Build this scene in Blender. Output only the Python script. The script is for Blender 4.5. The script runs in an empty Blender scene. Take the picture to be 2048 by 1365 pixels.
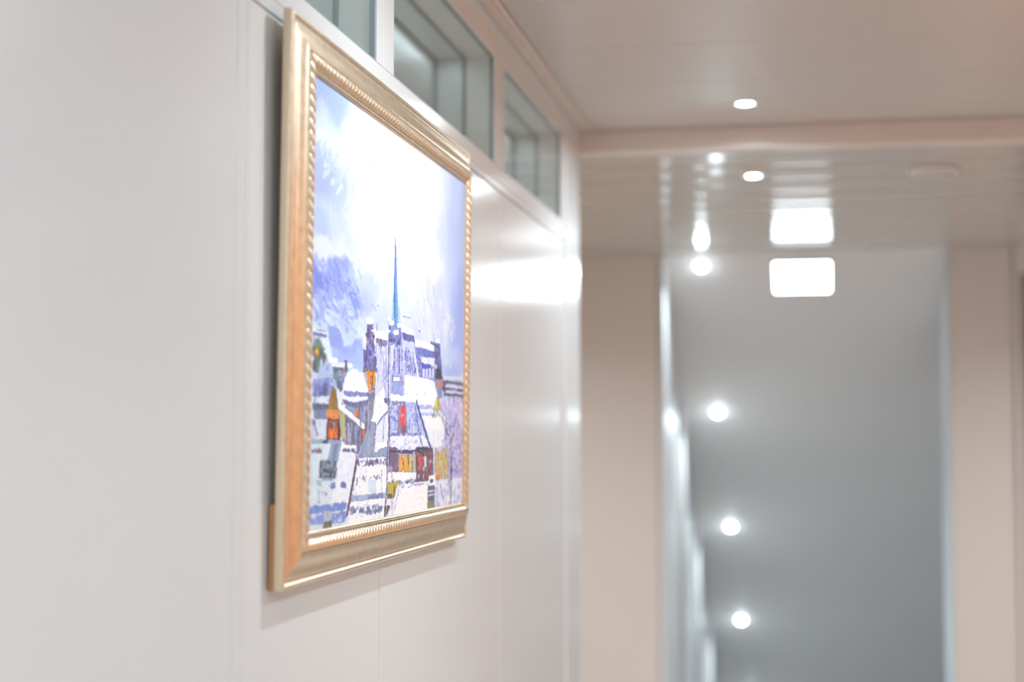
import bpy, bmesh, math, random
import numpy as np
from mathutils import Vector, Matrix
random.seed(7)
S = bpy.context.scene
R = math.radians

# ------------------------------------------------------------------ camera
cd = bpy.data.cameras.new('camera'); cam = bpy.data.objects.new('camera', cd)
S.collection.objects.link(cam); S.camera = cam
cam.location = (0.70, 0.0, 1.50)
cam.rotation_euler = (R(90 + 3.362), 0, R(10.619))
cd.sensor_width = 36.0; cd.lens = 56.25; cd.clip_start = 0.05
cd.dof.use_dof = True; cd.dof.focus_distance = 2.58; cd.dof.aperture_fstop = 2.1

# ------------------------------------------------------------------ world, exposure
w = bpy.data.worlds.new('world'); S.world = w; w.use_nodes = True
w.node_tree.nodes['Background'].inputs[0].default_value = (1.0, 0.93, 0.86, 1)
w.node_tree.nodes['Background'].inputs[1].default_value = 0.3
S.view_settings.view_transform = 'Standard'; S.view_settings.look = 'None'
S.view_settings.gamma = 1.0; S.view_settings.use_curve_mapping = False
S.view_settings.exposure = 0.0
S.cycles.max_bounces = 10; S.cycles.diffuse_bounces = 6; S.cycles.glossy_bounces = 5
S.cycles.sample_clamp_indirect = 6.0; S.cycles.caustics_reflective = True

HALL_W = 9.5      # corridor downlight power
FAR_W = 9.0        # lobby / stair downlights
RECESS_W = 0.65      # fill lights added inside the transom recesses
HALL_FILL_W = 13.0      # fill panel added behind the camera
STAIR_W = 9.5
PANEL_E = 14.0     # ceiling light panel over the stair
WARM_W = 7.5      # warm fill added behind the camera
COOL = (0.82, 0.92, 1.0)
TEAL = (0.76, 0.93, 1.0)   # colder lamps over the stair

def area(name, loc, rot, power, col, size, shape='DISK', size_y=None, spread=180, parent=None):
    d = bpy.data.lights.new(name, 'AREA'); d.energy = power; d.color = col; d.shape = shape
    d.size = size; d.spread = R(spread)
    if size_y: d.size_y = size_y
    o = bpy.data.objects.new(name, d); S.collection.objects.link(o)
    o.location = loc; o.rotation_euler = rot
    if parent: o.parent = parent
    return o
# unseen warm fill light added behind the camera, without a fixture
area('warm_fill_light', (0.95, -2.35, 1.35), (R(90), 0, 0), WARM_W, (1.0, 0.55, 0.30), 1.5, 'RECTANGLE', 1.9)

# ------------------------------------------------------------------ materials
def mat(name, col, rough=0.5, metal=0.0, noise=0.0, nscale=6.0, bump=0.0, bscale=60.0, stretch=(1, 1, 1), coat=0.0, emit=None, estr=0, rvar=0.0, spec=0.5):
    m = bpy.data.materials.new(name); m.use_nodes = True
    nt = m.node_tree; b = nt.nodes['Principled BSDF']
    b.inputs['Base Color'].default_value = (*col, 1); b.inputs['Roughness'].default_value = rough
    b.inputs['Metallic'].default_value = metal; b.inputs['Coat Weight'].default_value = coat
    b.inputs['Specular IOR Level'].default_value = spec
    if emit:
        b.inputs['Emission Color'].default_value = (*emit, 1); b.inputs['Emission Strength'].default_value = estr
    tc = nt.nodes.new('ShaderNodeTexCoord'); mp = nt.nodes.new('ShaderNodeMapping')
    mp.inputs['Scale'].default_value = stretch
    nt.links.new(tc.outputs['Object'], mp.inputs['Vector'])
    if noise or rvar:
        n = nt.nodes.new('ShaderNodeTexNoise'); n.inputs['Scale'].default_value = nscale; n.inputs['Detail'].default_value = 5
        nt.links.new(mp.outputs['Vector'], n.inputs['Vector'])
        if noise:
            mr = nt.nodes.new('ShaderNodeMix'); mr.data_type = 'RGBA'
            mr.inputs['A'].default_value = (*[c * (1 - noise) for c in col], 1)
            mr.inputs['B'].default_value = (*[min(1, c * (1 + noise)) for c in col], 1)
            nt.links.new(n.outputs['Fac'], mr.inputs['Factor']); nt.links.new(mr.outputs['Result'], b.inputs['Base Color'])
        if rvar:
            rr = nt.nodes.new('ShaderNodeMapRange'); rr.inputs['To Min'].default_value = max(0.02, rough - rvar); rr.inputs['To Max'].default_value = rough + rvar
            nt.links.new(n.outputs['Fac'], rr.inputs['Value']); nt.links.new(rr.outputs['Result'], b.inputs['Roughness'])
    if bump:
        n2 = nt.nodes.new('ShaderNodeTexNoise'); n2.inputs['Scale'].default_value = bscale; n2.inputs['Detail'].default_value = 3
        nt.links.new(mp.outputs['Vector'], n2.inputs['Vector'])
        bp = nt.nodes.new('ShaderNodeBump'); bp.inputs['Strength'].default_value = bump; bp.inputs['Distance'].default_value = 0.002
        nt.links.new(n2.outputs['Fac'], bp.inputs['Height']); nt.links.new(bp.outputs['Normal'], b.inputs['Normal'])
    return m

M = {}
M['paint'] = mat('white_lacquer_panel', (0.695, 0.71, 0.715), 0.165, noise=0.015, nscale=1.5, bump=0.02, bscale=9)
M['paint_far'] = mat('beige_wall_paint', (0.70, 0.62, 0.565), 0.34, noise=0.02, nscale=2)
M['ceil_up'] = mat('satin_ceiling_strip', (0.56, 0.525, 0.50), 0.30, noise=0.015, nscale=2)
M['ceil_low'] = mat('gloss_ceiling_strip', (0.56, 0.505, 0.46), 0.12, noise=0.015, nscale=2, spec=0.9)
M['beam'] = mat('beam_paint', (0.70, 0.63, 0.585), 0.35, noise=0.01)
M['dark_gap'] = mat('painted_gap_shade', (0.07, 0.05, 0.025), 0.6, noise=0.05)  # near black, so the shade in the recess is put into its colour
M['stair_wall'] = mat('stair_wall_lacquer', (0.66, 0.65, 0.66), 0.5, noise=0.015, nscale=2)
M['stair_batten'] = mat('stair_wall_batten', (0.60, 0.52, 0.47), 0.4, noise=0.015, nscale=2)
M['stair_ceil'] = mat('stair_ceiling_paint', (0.72, 0.685, 0.67), 0.40, noise=0.02, nscale=2)
M['jamb'] = mat('cool_grey_jamb', (0.60, 0.65, 0.68), 0.35, noise=0.01)
M['floor'] = mat('honey_wood_floor', (0.56, 0.49, 0.43), 0.45, noise=0.12, nscale=8, stretch=(1, 8, 1))
M['step'] = mat('grey_stone_step', (0.48, 0.48, 0.48), 0.5, noise=0.1, nscale=12)
M['gasket'] = mat('blue_grey_gasket', (0.28, 0.34, 0.37), 0.4, noise=0.03)
M['reveal'] = mat('window_reveal', (0.74, 0.76, 0.74), 0.45, noise=0.015)
M['recess'] = mat('window_recess_back', (0.66, 0.70, 0.69), 0.35, noise=0.02)
M['door'] = mat('mauve_door_leaf', (0.36, 0.30, 0.30), 0.35, noise=0.03)
M['door_wood'] = mat('orange_wood_veneer', (0.90, 0.40, 0.14), 0.4, noise=0.12, nscale=5, stretch=(6, 6, 0.5))
M['white_plastic'] = mat('white_plastic', (0.74, 0.70, 0.66), 0.4, noise=0.01)
M['led'] = mat('led_lens', (0.9, 0.9, 0.9), 0.4, emit=COOL, estr=260.0)
M['hall_fill_led'] = mat('fill_panel_diffuser', (0.9, 0.9, 0.9), 0.4, emit=COOL, estr=8.0)
M['led_stair'] = mat('led_dome_lens', (0.9, 0.9, 0.9), 0.4, emit=TEAL, estr=100.0)
M['panel_led'] = mat('led_panel_diffuser', (0.9, 0.9, 0.9), 0.4, emit=COOL, estr=PANEL_E)
M['gold'] = mat('champagne_gold_leaf', (0.70, 0.58, 0.43), 0.36, metal=0.9, noise=0.22, nscale=60, bump=0.10, bscale=260, rvar=0.06)
M['gold_rope'] = mat('champagne_gold_rope', (0.74, 0.62, 0.46), 0.31, metal=0.85, noise=0.12, nscale=90, bump=0.15, bscale=500)
M['side'] = mat('cream_frame_edge', (0.66, 0.55, 0.40), 0.45, metal=0.3, noise=0.05, nscale=30)
M['spacer'] = mat('raw_pine_spacer', (0.44, 0.22, 0.09), 0.6, noise=0.12, nscale=30)
M['back'] = mat('brown_backing_board', (0.35, 0.24, 0.15), 0.8, noise=0.08)

def glass():
    m = bpy.data.materials.new('window_glass'); m.use_nodes = True; nt = m.node_tree
    nt.nodes.remove(nt.nodes['Principled BSDF'])
    tr = nt.nodes.new('ShaderNodeBsdfTransparent'); tr.inputs[0].default_value = (0.93, 0.95, 0.945, 1)
    gl = nt.nodes.new('ShaderNodeBsdfGlossy'); gl.inputs['Roughness'].default_value = 0.03
    fr = nt.nodes.new('ShaderNodeFresnel'); fr.inputs[0].default_value = 1.5
    geo = nt.nodes.new('ShaderNodeNewGeometry'); sb = nt.nodes.new('ShaderNodeMath'); sb.operation = 'SUBTRACT'; sb.inputs[0].default_value = 1.0
    ml = nt.nodes.new('ShaderNodeMath'); ml.operation = 'MULTIPLY'
    nt.links.new(geo.outputs['Backfacing'], sb.inputs[1]); nt.links.new(sb.outputs[0], ml.inputs[0]); nt.links.new(fr.outputs[0], ml.inputs[1])
    mx = nt.nodes.new('ShaderNodeMixShader'); out = nt.nodes['Material Output']
    nt.links.new(ml.outputs[0], mx.inputs[0]); nt.links.new(tr.outputs[0], mx.inputs[1]); nt.links.new(gl.outputs[0], mx.inputs[2])
    nt.links.new(mx.outputs[0], out.inputs[0]); return m
M['glass'] = glass()

# ------------------------------------------------------------------ helpers
def link(o, parent=None, kind=None):
    S.collection.objects.link(o)
    if parent: o.parent = parent
    if kind: o['kind'] = kind
    return o
def from_bm(name, bm, m, parent=None, kind=None, smooth=False):
    me = bpy.data.meshes.new(name); bm.to_mesh(me); bm.free()
    for mm in (m if isinstance(m, (list, tuple)) else [m]): me.materials.append(mm)
    if smooth:
        for p in me.polygons: p.use_smooth = True
    return link(bpy.data.objects.new(name, me), parent, kind)
def add_box(bm, x0, x1, y0, y1, z0, z1, bevel=0.0):
    t = bmesh.new(); r = bmesh.ops.create_cube(t, size=1.0)
    for v in t.verts:
        v.co = Vector(((x0 + x1) / 2 + v.co.x * (x1 - x0), (y0 + y1) / 2 + v.co.y * (y1 - y0), (z0 + z1) / 2 + v.co.z * (z1 - z0)))
    if bevel: bmesh.ops.bevel(t, geom=t.edges[:], offset=bevel, segments=2, affect='EDGES', profile=0.5)
    me = bpy.data.meshes.new('t'); t.to_mesh(me); t.free(); bm.from_mesh(me); bpy.data.meshes.remove(me)
def box(name, dims, m, parent=None, kind=None, bevel=0.0, smooth=False):
    bm = bmesh.new(); add_box(bm, *dims, bevel=bevel); return from_bm(name, bm, m, parent, kind, smooth)
def boxes(name, lst, m, parent=None, kind=None, bevel=0.0):
    bm = bmesh.new()
    for d in lst: add_box(bm, *d, bevel=bevel)
    return from_bm(name, bm, m, parent, kind)
def thing(name, label, cat, loc, rot=(0, 0, 0), group=None):
    o = bpy.data.objects.new(name, None); o.empty_display_size = 0.05; link(o)
    o.location = loc; o.rotation_euler = rot; o['label'] = label; o['category'] = cat
    if group: o['group'] = group
    return o
def lathe(name, prof, m, parent=None, n=40, smooth=True):   # prof: (r, z)
    bm = bmesh.new(); rings = []
    for r, z in prof:
        if r < 1e-6: rings.append([bm.verts.new((0, 0, z))])
        else: rings.append([bm.verts.new((r * math.cos(2 * math.pi * k / n), r * math.sin(2 * math.pi * k / n), z)) for k in range(n)])
    for a, b in zip(rings, rings[1:]):
        for k in range(n):
            k2 = (k + 1) % n
            if len(a) == 1: bm.faces.new((a[0], b[k], b[k2]))
            elif len(b) == 1: bm.faces.new((a[k], b[0], a[k2]))
            else: bm.faces.new((a[k], b[k], b[k2], a[k2]))
    bmesh.ops.recalc_face_normals(bm, faces=bm.faces[:])
    return from_bm(name, bm, m, parent, smooth=smooth)

HU, HL, YB, YO = 2.437, 2.372, 4.85, 7.605     # upper ceiling, lobby ceiling, beam, stair opening
XR = 1.87                                      # right side of the corridor

# ------------------------------------------------------------------ floor
fl = box('floor', (-2.2, 3.4, -2.6, YO - 0.1, -0.12, 0.0), M['floor'], kind='structure')
T = math.tan(R(32))
n_steps = 26
bm = bmesh.new()
for k in range(n_steps):
    y0 = YO - 0.10 + k * 0.272; z1 = -(k + 1) * 0.17
    add_box(bm, 0.02, 1.62, y0, y0 + 0.29, z1 - 0.30, z1, 0.004)
from_bm('floor', bm, M['step'], kind='structure').name = 'floor.001'

# ------------------------------------------------------------------ left wall (panelled), windows above
Y0, Y1 = 1.876, YB
wl = boxes('wall_left', [(-0.16, 0.0, -2.6, Y0 - 0.0015, 0, HU - 0.012),
                         (-0.16, -0.012, Y0 - 0.0015, Y1 - 0.012, 0, 2.062)], M['paint'], kind='structure', bevel=0.0015)
def wpart(name, d, m='paint', bevel=0.0022): return box(name, d, M[m], wl, bevel=bevel)
wpart('stile', (-0.011, 0.0, Y0 + 0.0015, 1.911, 0, 2.1135))
wpart('panel', (-0.011, -0.0005, 1.9135, 2.5585, 0, 2.0585))
wpart('panel', (-0.011, -0.0005, 2.5615, 3.5815, 0, 2.0585))
wpart('panel', (-0.011, -0.0005, 3.5845, 4.5615, 0, 2.0585))
wpart('end_post', (-0.16, 0.004, 4.5645, Y1 - 0.010, 0, HU - 0.012), bevel=0.006)
wpart('end_profile', (-0.12, 0.0, Y1 - 0.010, Y1, 0, HU - 0.002), 'reveal', 0.001)
wpart('rail', (-0.16, 0.0, 1.9135, 4.563, 2.061, 2.080), bevel=0.0015)
wpart('rail', (-0.16, 0.0, 1.9135, 4.563, 2.0805, 2.1150), bevel=0.0015)
wpart('header', (-0.16, 0.0, Y0 + 0.0015, 4.563, 2.3600, HU - 0.012), bevel=0.0015)
wpart('mullion', (-0.16, 0.0, Y0 + 0.0015, 1.950, 2.1155, 2.3595), bevel=0.0015)
for a, b in ((2.524, 2.633), (3.520, 3.6385)):
    c = a + (b - a) * 0.37
    wpart('mullion', (-0.16, 0.0, a, c - 0.0006, 2.1155, 2.3595), bevel=0.0012)
    wpart('mullion', (-0.16, 0.0, c + 0.0006, b, 2.1155, 2.3595), bevel=0.0012)
wpart('mullion', (-0.16, 0.0, 4.495, 4.563, 2.1155, 2.3595), bevel=0.0015)
wpart('shadow_gap', (-0.16, -0.018, -2.6, Y1 - 0.002, HU - 0.0115, HU), 'dark_gap', 0.0)
wpart('backing', (-0.172, -0.1605, Y0, Y1, 0, HU), 'back', 0.0)

for i, (a, b) in enumerate(((1.950, 2.524), (2.633, 3.520), (3.6385, 4.495))):
    z0, z1 = 2.1155, 2.3595
    # window: gasket frame as the root mesh
    g = 0.0035
    def ring(x0, x1, t, off=0.0):
        return [(x0, x1, a + off, b - off, z0 + off, z0 + off + t), (x0, x1, a + off, b - off, z1 - off - t, z1 - off),
                (x0, x1, a + off, a + off + t, z0 + off + t, z1 - off - t), (x0, x1, b - off - t, b - off, z0 + off + t, z1 - off - t)]
    wn = boxes('window_%d' % (i + 1), ring(-0.012, -0.003, g, 0.0003), M['gasket'], kind='structure')
    box('glass_pane', (-0.0095, -0.0055, a + g, b - g, z0 + g, z1 - g), M['glass'], wn)
    boxes('outer_reveal', ring(-0.066, -0.0125, 0.002, 0.0003), M['reveal'], wn)
    boxes('inner_frame', ring(-0.0755, -0.0665, 0.006, 0.0003), M['gasket'], wn)
    boxes('inner_reveal', ring(-0.139, -0.076, 0.003, 0.0003), M['recess'], wn)
    box('inner_pane', (-0.073, -0.070, a + 0.006, b - 0.006, z0 + 0.006, z1 - 0.006), M['glass'], wn)
    bk = box('recess_back', (-0.1585, -0.140, a + 0.0003, b - 0.0003, z0 + 0.0003, z1 - 0.0003), M['recess'], wn)
    boxes('recess_bead', ring(-0.1395, -0.1335, 0.004, 0.0035), M['gasket'], wn)

for i, (a, b) in enumerate(((1.950, 2.524), (2.633, 3.520), (3.6385, 4.495))):  # unseen fill lights added to brighten the window recesses
    area('recess_fill_light', (-0.105, (a + b) / 2, 2.350), (0, 0, 0), RECESS_W * (b - a), COOL, b - a - 0.08, 'RECTANGLE', 0.03).rotation_euler = (0, 0, R(90))
# ------------------------------------------------------------------ other walls
box('wall_right', (XR, XR + 0.15, -2.6, YB, 0, HU), M['paint'], kind='structure')
box('wall_back', (0.0, XR, -2.6, -2.45, 0, HU), M['paint'], kind='structure')
box('wall_lobby_left', (-2.2, -2.05, YB, YO, 0, HL), M['paint_far'], kind='structure')
box('wall_lobby_right', (3.25, 3.40, YB, YO, 0, HL), M['paint_far'], kind='structure')
boxes('wall_lobby_near', [(-2.2, -0.172, YB - 0.15, YB, 0, HL), (XR + 0.15, 3.4, YB - 0.15, YB, 0, HL)], M['paint_far'], kind='structure')
boxes('wall_far', [(-2.2, -0.02, YO, YO + 0.16, 0, HL), (1.327, 1.612, YO, YO + 0.16, 0, HL), (2.62, 3.4, YO, YO + 0.16, 0, HL)], M['paint_far'], kind='structure', bevel=0.003)
box('trim_1', (-0.0, XR, YB, YB + 0.085, HL - 0.003, HU), M['beam'], kind='structure', bevel=0.003)
# unseen orange double door opposite the painting, added to be reflected in the frame
d2 = boxes('door_2', [(XR - 0.020, XR - 0.0005, 2.30, 2.36, 0, 2.16), (XR - 0.020, XR - 0.0005, 4.54, 4.60, 0, 2.16), (XR - 0.020, XR - 0.0005, 2.36, 4.54, 2.10, 2.16)], M['door_wood'], kind='structure', bevel=0.003)
box('door_leaf', (XR - 0.014, XR - 0.0005, 2.363, 3.448, 0.005, 2.097), M['door_wood'], d2, bevel=0.002)
box('door_leaf', (XR - 0.014, XR - 0.0005, 3.452, 4.537, 0.005, 2.097), M['door_wood'], d2, bevel=0.002)
for yh in (3.38, 3.52):
    hb = bmesh.new(); add_box(hb, XR - 0.060, XR - 0.048, yh - 0.009, yh + 0.009, 0.85, 1.25, 0.004)
    for zz_ in (0.90, 1.20): add_box(hb, XR - 0.050, XR - 0.0135, yh - 0.006, yh + 0.006, zz_ - 0.006, zz_ + 0.006)
    from_bm('door_handle', hb, M['side'], d2)
# door beside the stair opening
d1 = boxes('door_1', [(1.614, 1.640, YO - 0.025, YO + 0.12, 0, 2.24), (1.614, 2.62, YO - 0.020, YO + 0.12, 2.24, HL), (2.592, 2.618, YO - 0.025, YO + 0.12, 0, 2.24)], M['beam'], kind='structure', bevel=0.003)
box('door_leaf', (1.643, 2.589, YO + 0.03, YO + 0.07, 0.005, 2.236), M['door'], d1, bevel=0.003)
h = lathe('door_handle', [(0, 0), (0.022, 0), (0.022, 0.008), (0.009, 0.012), (0.009, 0.045), (0, 0.045)], M['side'], d1)
h.location = (1.71, YO + 0.03, 1.02); h.rotation_euler = (R(90), 0, 0)

# ------------------------------------------------------------------ ceilings
ce = box('ceiling', (-0.0, XR, -2.6, YB + 0.085, HU + 0.016, HU + 0.05), M['beam'], kind='structure')
y = 3.38 - 0.42 * 14
while y < YB - 0.01:
    a, b = max(y, -2.6), min(y + 0.42, YB)
    if b - a > 0.02:
        box('ceiling_strip', (0.047, XR - 0.002, a + 0.0012, b - 0.0012, HU, HU + 0.014), M['ceil_up'], ce, bevel=0.0025)
    y += 0.42
box('edge_strip', (-0.002, 0.030, -2.6, YB - 0.002, HU - 0.0005, HU + 0.014), M['beam'], ce, bevel=0.002)
box('edge_strip', (0.032, 0.045, -2.6, YB - 0.002, HU - 0.003, HU + 0.014), M['beam'], ce, bevel=0.002)
lc = box('ceiling', (-2.2, 3.4, YB + 0.087, YO + 0.16, HL + 0.02, HL + 0.05), M['beam'], kind='structure')
rnd = random.Random(3)
y = YB + 0.0875
K = 9; pitch = (YO - y) / K
for k in range(K):
    a, b = y + k * pitch + 0.0012, y + (k + 1) * pitch - 0.0012
    bm = bmesh.new(); NN = 8; rows = []
    tilt = rnd.uniform(-0.0006, 0.0006)
    for j in range(NN + 1):
        u = j / NN
        z = HL + 0.00055 * (2 * u - 1) ** 2 + tilt * (u - 0.5) + (0.0015 if j in (0, NN) else 0)
        rows.append([bm.verts.new((x, a + (b - a) * (u if 0 < j < NN else (0.0 if j == 0 else 1.0)), z)) for x in (-2.05, 3.25)])
    for p, q in zip(rows, rows[1:]): bm.faces.new((p[0], p[1], q[1], q[0]))
    top = [bm.verts.new((x, yy, HL + 0.018)) for x, yy in ((-2.05, a), (3.25, a), (3.25, b), (-2.05, b))]
    bm.faces.new(top); bm.faces.new((rows[0][0], rows[0][1], top[1], top[0])); bm.faces.new((rows[-1][0], rows[-1][1], top[2], top[3]))
    bmesh.ops.recalc_face_normals(bm, faces=bm.faces[:])
    from_bm('ceiling_strip', bm, M['ceil_low'], lc, smooth=False)
for pobj in lc.children:
    for pp in pobj.data.polygons: pp.use_smooth = True

# ------------------------------------------------------------------ stair well
YE = 15.5
def slope_z(y): return HL - 0.004 - (y - YO) * T
bm = bmesh.new()
vs = []
for dz in (0, 0.08):
    for (x, yy) in ((-0.02, YO), (1.72, YO), (1.72, YE), (-0.02, YE)): vs.append(bm.verts.new((x, yy, slope_z(yy) + dz)))
bm.faces.new(vs[:4]); bm.faces.new(vs[4:][::-1])
for a in range(4): bm.faces.new((vs[a], vs[(a + 1) % 4], vs[4 + (a + 1) % 4], vs[4 + a]))
bmesh.ops.recalc_face_normals(bm, faces=bm.faces[:])
sc = from_bm('ceiling', bm, M['stair_ceil'], kind='structure')
def slope_prism(name, x0, x1, y0, y1, m, parent=None, kind=None):
    zb = -5.2; bm = bmesh.new()
    z0, z1 = slope_z(y0) + 0.01, slope_z(y1) + 0.01
    q = [(y0, zb), (y1, zb), (y1, z1), (y0, z0)]
    A = [bm.verts.new((x0, *p)) for p in q]; Bv = [bm.verts.new((x1, *p)) for p in q]
    bm.faces.new(A); bm.faces.new(Bv[::-1])
    for k in range(4): bm.faces.new((A[k], Bv[k], Bv[(k + 1) % 4], A[(k + 1) % 4]))
    bmesh.ops.recalc_face_normals(bm, faces=bm.faces[:])
    return from_bm(name, bm, m, parent, kind)
ws = slope_prism('wall_stair_left', -0.16, -0.016, YO + 0.161, YE, M['stair_batten'], kind='structure')
wr = slope_prism('wall_stair_right', 1.62, 1.76, YO + 0.162, YE, M['stair_wall'], kind='structure')
slope_prism('trim_2', 1.318, 1.3255, YO - 0.002, YO + 0.44, M['jamb'], kind='structure')
STL = [7.69, 8.79, 9.88, 10.98, 12.08, 13.18]
for yl in STL:
    slope_prism('wall_panel', -0.0155, 0.012, yl - 0.085 if yl > 7.7 else YO - 0.004, yl + 0.62, M['stair_wall'], ws)
box('wall_stair_end', (-0.16, 1.76, YE, YE + 0.1, -5.2, slope_z(YE) + 0.1), M['stair_wall'], kind='structure')

# ------------------------------------------------------------------ lamps
def downlight(loc, rx, power, label, group, spread=165, col=COOL, dome=False):
    t = thing('downlight', label, 'ceiling light', loc, (rx, 0, 0), group)
    lathe('trim_ring', [(0.0225, -0.002), (0.025, -0.0055), (0.040, -0.0035), (0.043, 0.0), (0.043, 0.004), (0.0225, 0.004), (0.0225, -0.002)], M['white_plastic'], t)
    if dome: lathe('lens', [(0.0, -0.021), (0.012, -0.020), (0.019, -0.016), (0.0215, -0.010), (0.0222, 0.003)], M['led_stair'], t)
    else: lathe('lens', [(0.0, -0.0045), (0.014, -0.0040), (0.0222, -0.0015), (0.0222, 0.003)], M['led'], t)
    area('lamp_light', (0, 0, -0.024 if dome else -0.008), (0, 0, 0), power, col, 0.044, spread=spread, parent=t)
    return t
HALLG = 'downlights along the corridor ceiling'
downlight((0.524, 4.510, HU), 0, HALL_W * 0.9, 'round white downlight in the upper ceiling just before the pale beam', HALLG)
downlight((0.524, 2.45, HU), 0, HALL_W, 'round white downlight in the corridor ceiling above the framed painting', HALLG)
downlight((0.524, 0.40, HU), 0, HALL_W * 0.6, 'round white downlight in the corridor ceiling behind the camera, nearer the panelled wall', HALLG)
downlight((1.35, 3.05, HU), 0, HALL_W * 1.8, 'round white downlight in the corridor ceiling across from the framed painting', HALLG)
downlight((1.35, 1.00, HU), 0, HALL_W * 0.6, 'round white downlight in the corridor ceiling behind the camera, nearer the plain wall', HALLG)
downlight((0.515, 5.376, HL - 0.002), 0, FAR_W, 'round white downlight in the glossy lobby ceiling just beyond the beam', 'lobby downlights')
names = ['highest downlight in the sloping stair ceiling, touching its own reflection in the glossy ceiling',
         'second downlight from the top in the sloping stair ceiling',
         'third downlight from the top in the sloping stair ceiling',
         'fourth downlight from the top in the sloping stair ceiling, lowest one fully in view',
         'fifth downlight down the sloping stair ceiling, its glow just at the bottom edge',
         'sixth and lowest downlight of the sloping stair ceiling']
for yl, nm in zip(STL, names):
    downlight((0.185 + (yl - 7.69) * 0.009, yl, slope_z(yl) - 0.001), R(-32), STAIR_W, nm, 'downlights in the sloping stair ceiling', spread=120, col=TEAL, dome=True)
LG = 'lobby downlights'
for x_, t_ in ((-1.2, 'left'), (2.5, 'right')):  # out-of-view downlights added to raise the lobby's ambient light
    downlight((x_, 6.2, HL - 0.002), 0, FAR_W * 2.6, 'unseen fill downlight added near the %s end of the lobby ceiling' % t_, LG, spread=150)
# square light panel in the sloping ceiling
pt = thing('light_panel', 'bright square LED light panel in the sloping ceiling above the stair', 'ceiling light', (0.66, 7.777, slope_z(7.777) - 0.001), (R(-32), 0, 0))
bm = bmesh.new()
for d in ((-0.143, 0.143, -0.125, -0.115, -0.007, 0.004), (-0.143, 0.143, 0.115, 0.125, -0.007, 0.004), (-0.143, -0.131, -0.115, 0.115, -0.007, 0.004), (0.131, 0.143, -0.115, 0.115, -0.007, 0.004)):
    add_box(bm, *d, bevel=0.001)
from_bm('panel_frame', bm, M['white_plastic'], pt)
box('diffuser', (-0.1308, 0.1308, -0.1148, 0.1148, -0.004, 0.002), M['panel_led'], pt, bevel=0.001)
# unseen ceiling panel added behind the camera as fill for the walls
hp = thing('light_panel', 'unseen LED fill panel added to the corridor ceiling behind the camera', 'ceiling light', (0.95, -0.95, HU), (0, 0, 0))
bm = bmesh.new()
for d in ((-0.31, 0.31, -0.61, -0.59, -0.008, 0.004), (-0.31, 0.31, 0.59, 0.61, -0.008, 0.004), (-0.31, -0.29, -0.59, 0.59, -0.008, 0.004), (0.29, 0.31, -0.59, 0.59, -0.008, 0.004)):
    add_box(bm, *d, bevel=0.001)
from_bm('panel_frame', bm, M['white_plastic'], hp)
box('diffuser', (-0.2898, 0.2898, -0.5898, 0.5898, -0.005, 0.002), M['hall_fill_led'], hp, bevel=0.001)
area('panel_fill_light', (0, 0, -0.01), (0, 0, 0), HALL_FILL_W, COOL, 0.57, 'RECTANGLE', 1.17, parent=hp)
# smoke detector
sd = thing('smoke_detector', 'round flat white detector on the glossy lobby ceiling', 'smoke detector', (1.10, 5.37, HL))
lathe('base_ring', [(0.074, 0.0), (0.080, -0.003), (0.080, -0.010), (0.072, -0.014), (0.060, -0.014)], M['white_plastic'], sd, 48)
lathe('cover', [(0.060, -0.012), (0.056, -0.022), (0.030, -0.026), (0.0, -0.027)], M['ceil_up'], sd, 48)

# ------------------------------------------------------------------ framed painting
FW, FH = 1.12, 0.769
fr = thing('framed_painting', 'gold framed oil painting of a snowy town with a blue spire, on the panelled wall', 'painting',
           (0.010, 2.0, 1.297), (0, math.atan(0.007 / 0.77), 0))
PROF = [(0, 0), (0, .0095), (.0010, .0112), (.0030, .0124), (.0058, .0126), (.0072, .0112), (.0085, .0098), (.0105, .0100), (.012, .0115),
        (.016, .0128), (.020, .0134), (.024, .0142), (.028, .0158), (.032, .0180), (.036, .0202), (.0395, .0216), (.0425, .0224), (.0435, .0225),
        (.0440, .0232), (.0452, .0233), (.0458, .0226), (.0462, .0180), (.0655, .0180), (.0660, .0218), (.0668, .0224), (.0675, .0216), (.0682, .0216), (.0693, .0230),
        (.0705, .0228), (.0715, .0214), (.0730, .0208), (.0730, .0150), (.0730, .0)]
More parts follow.
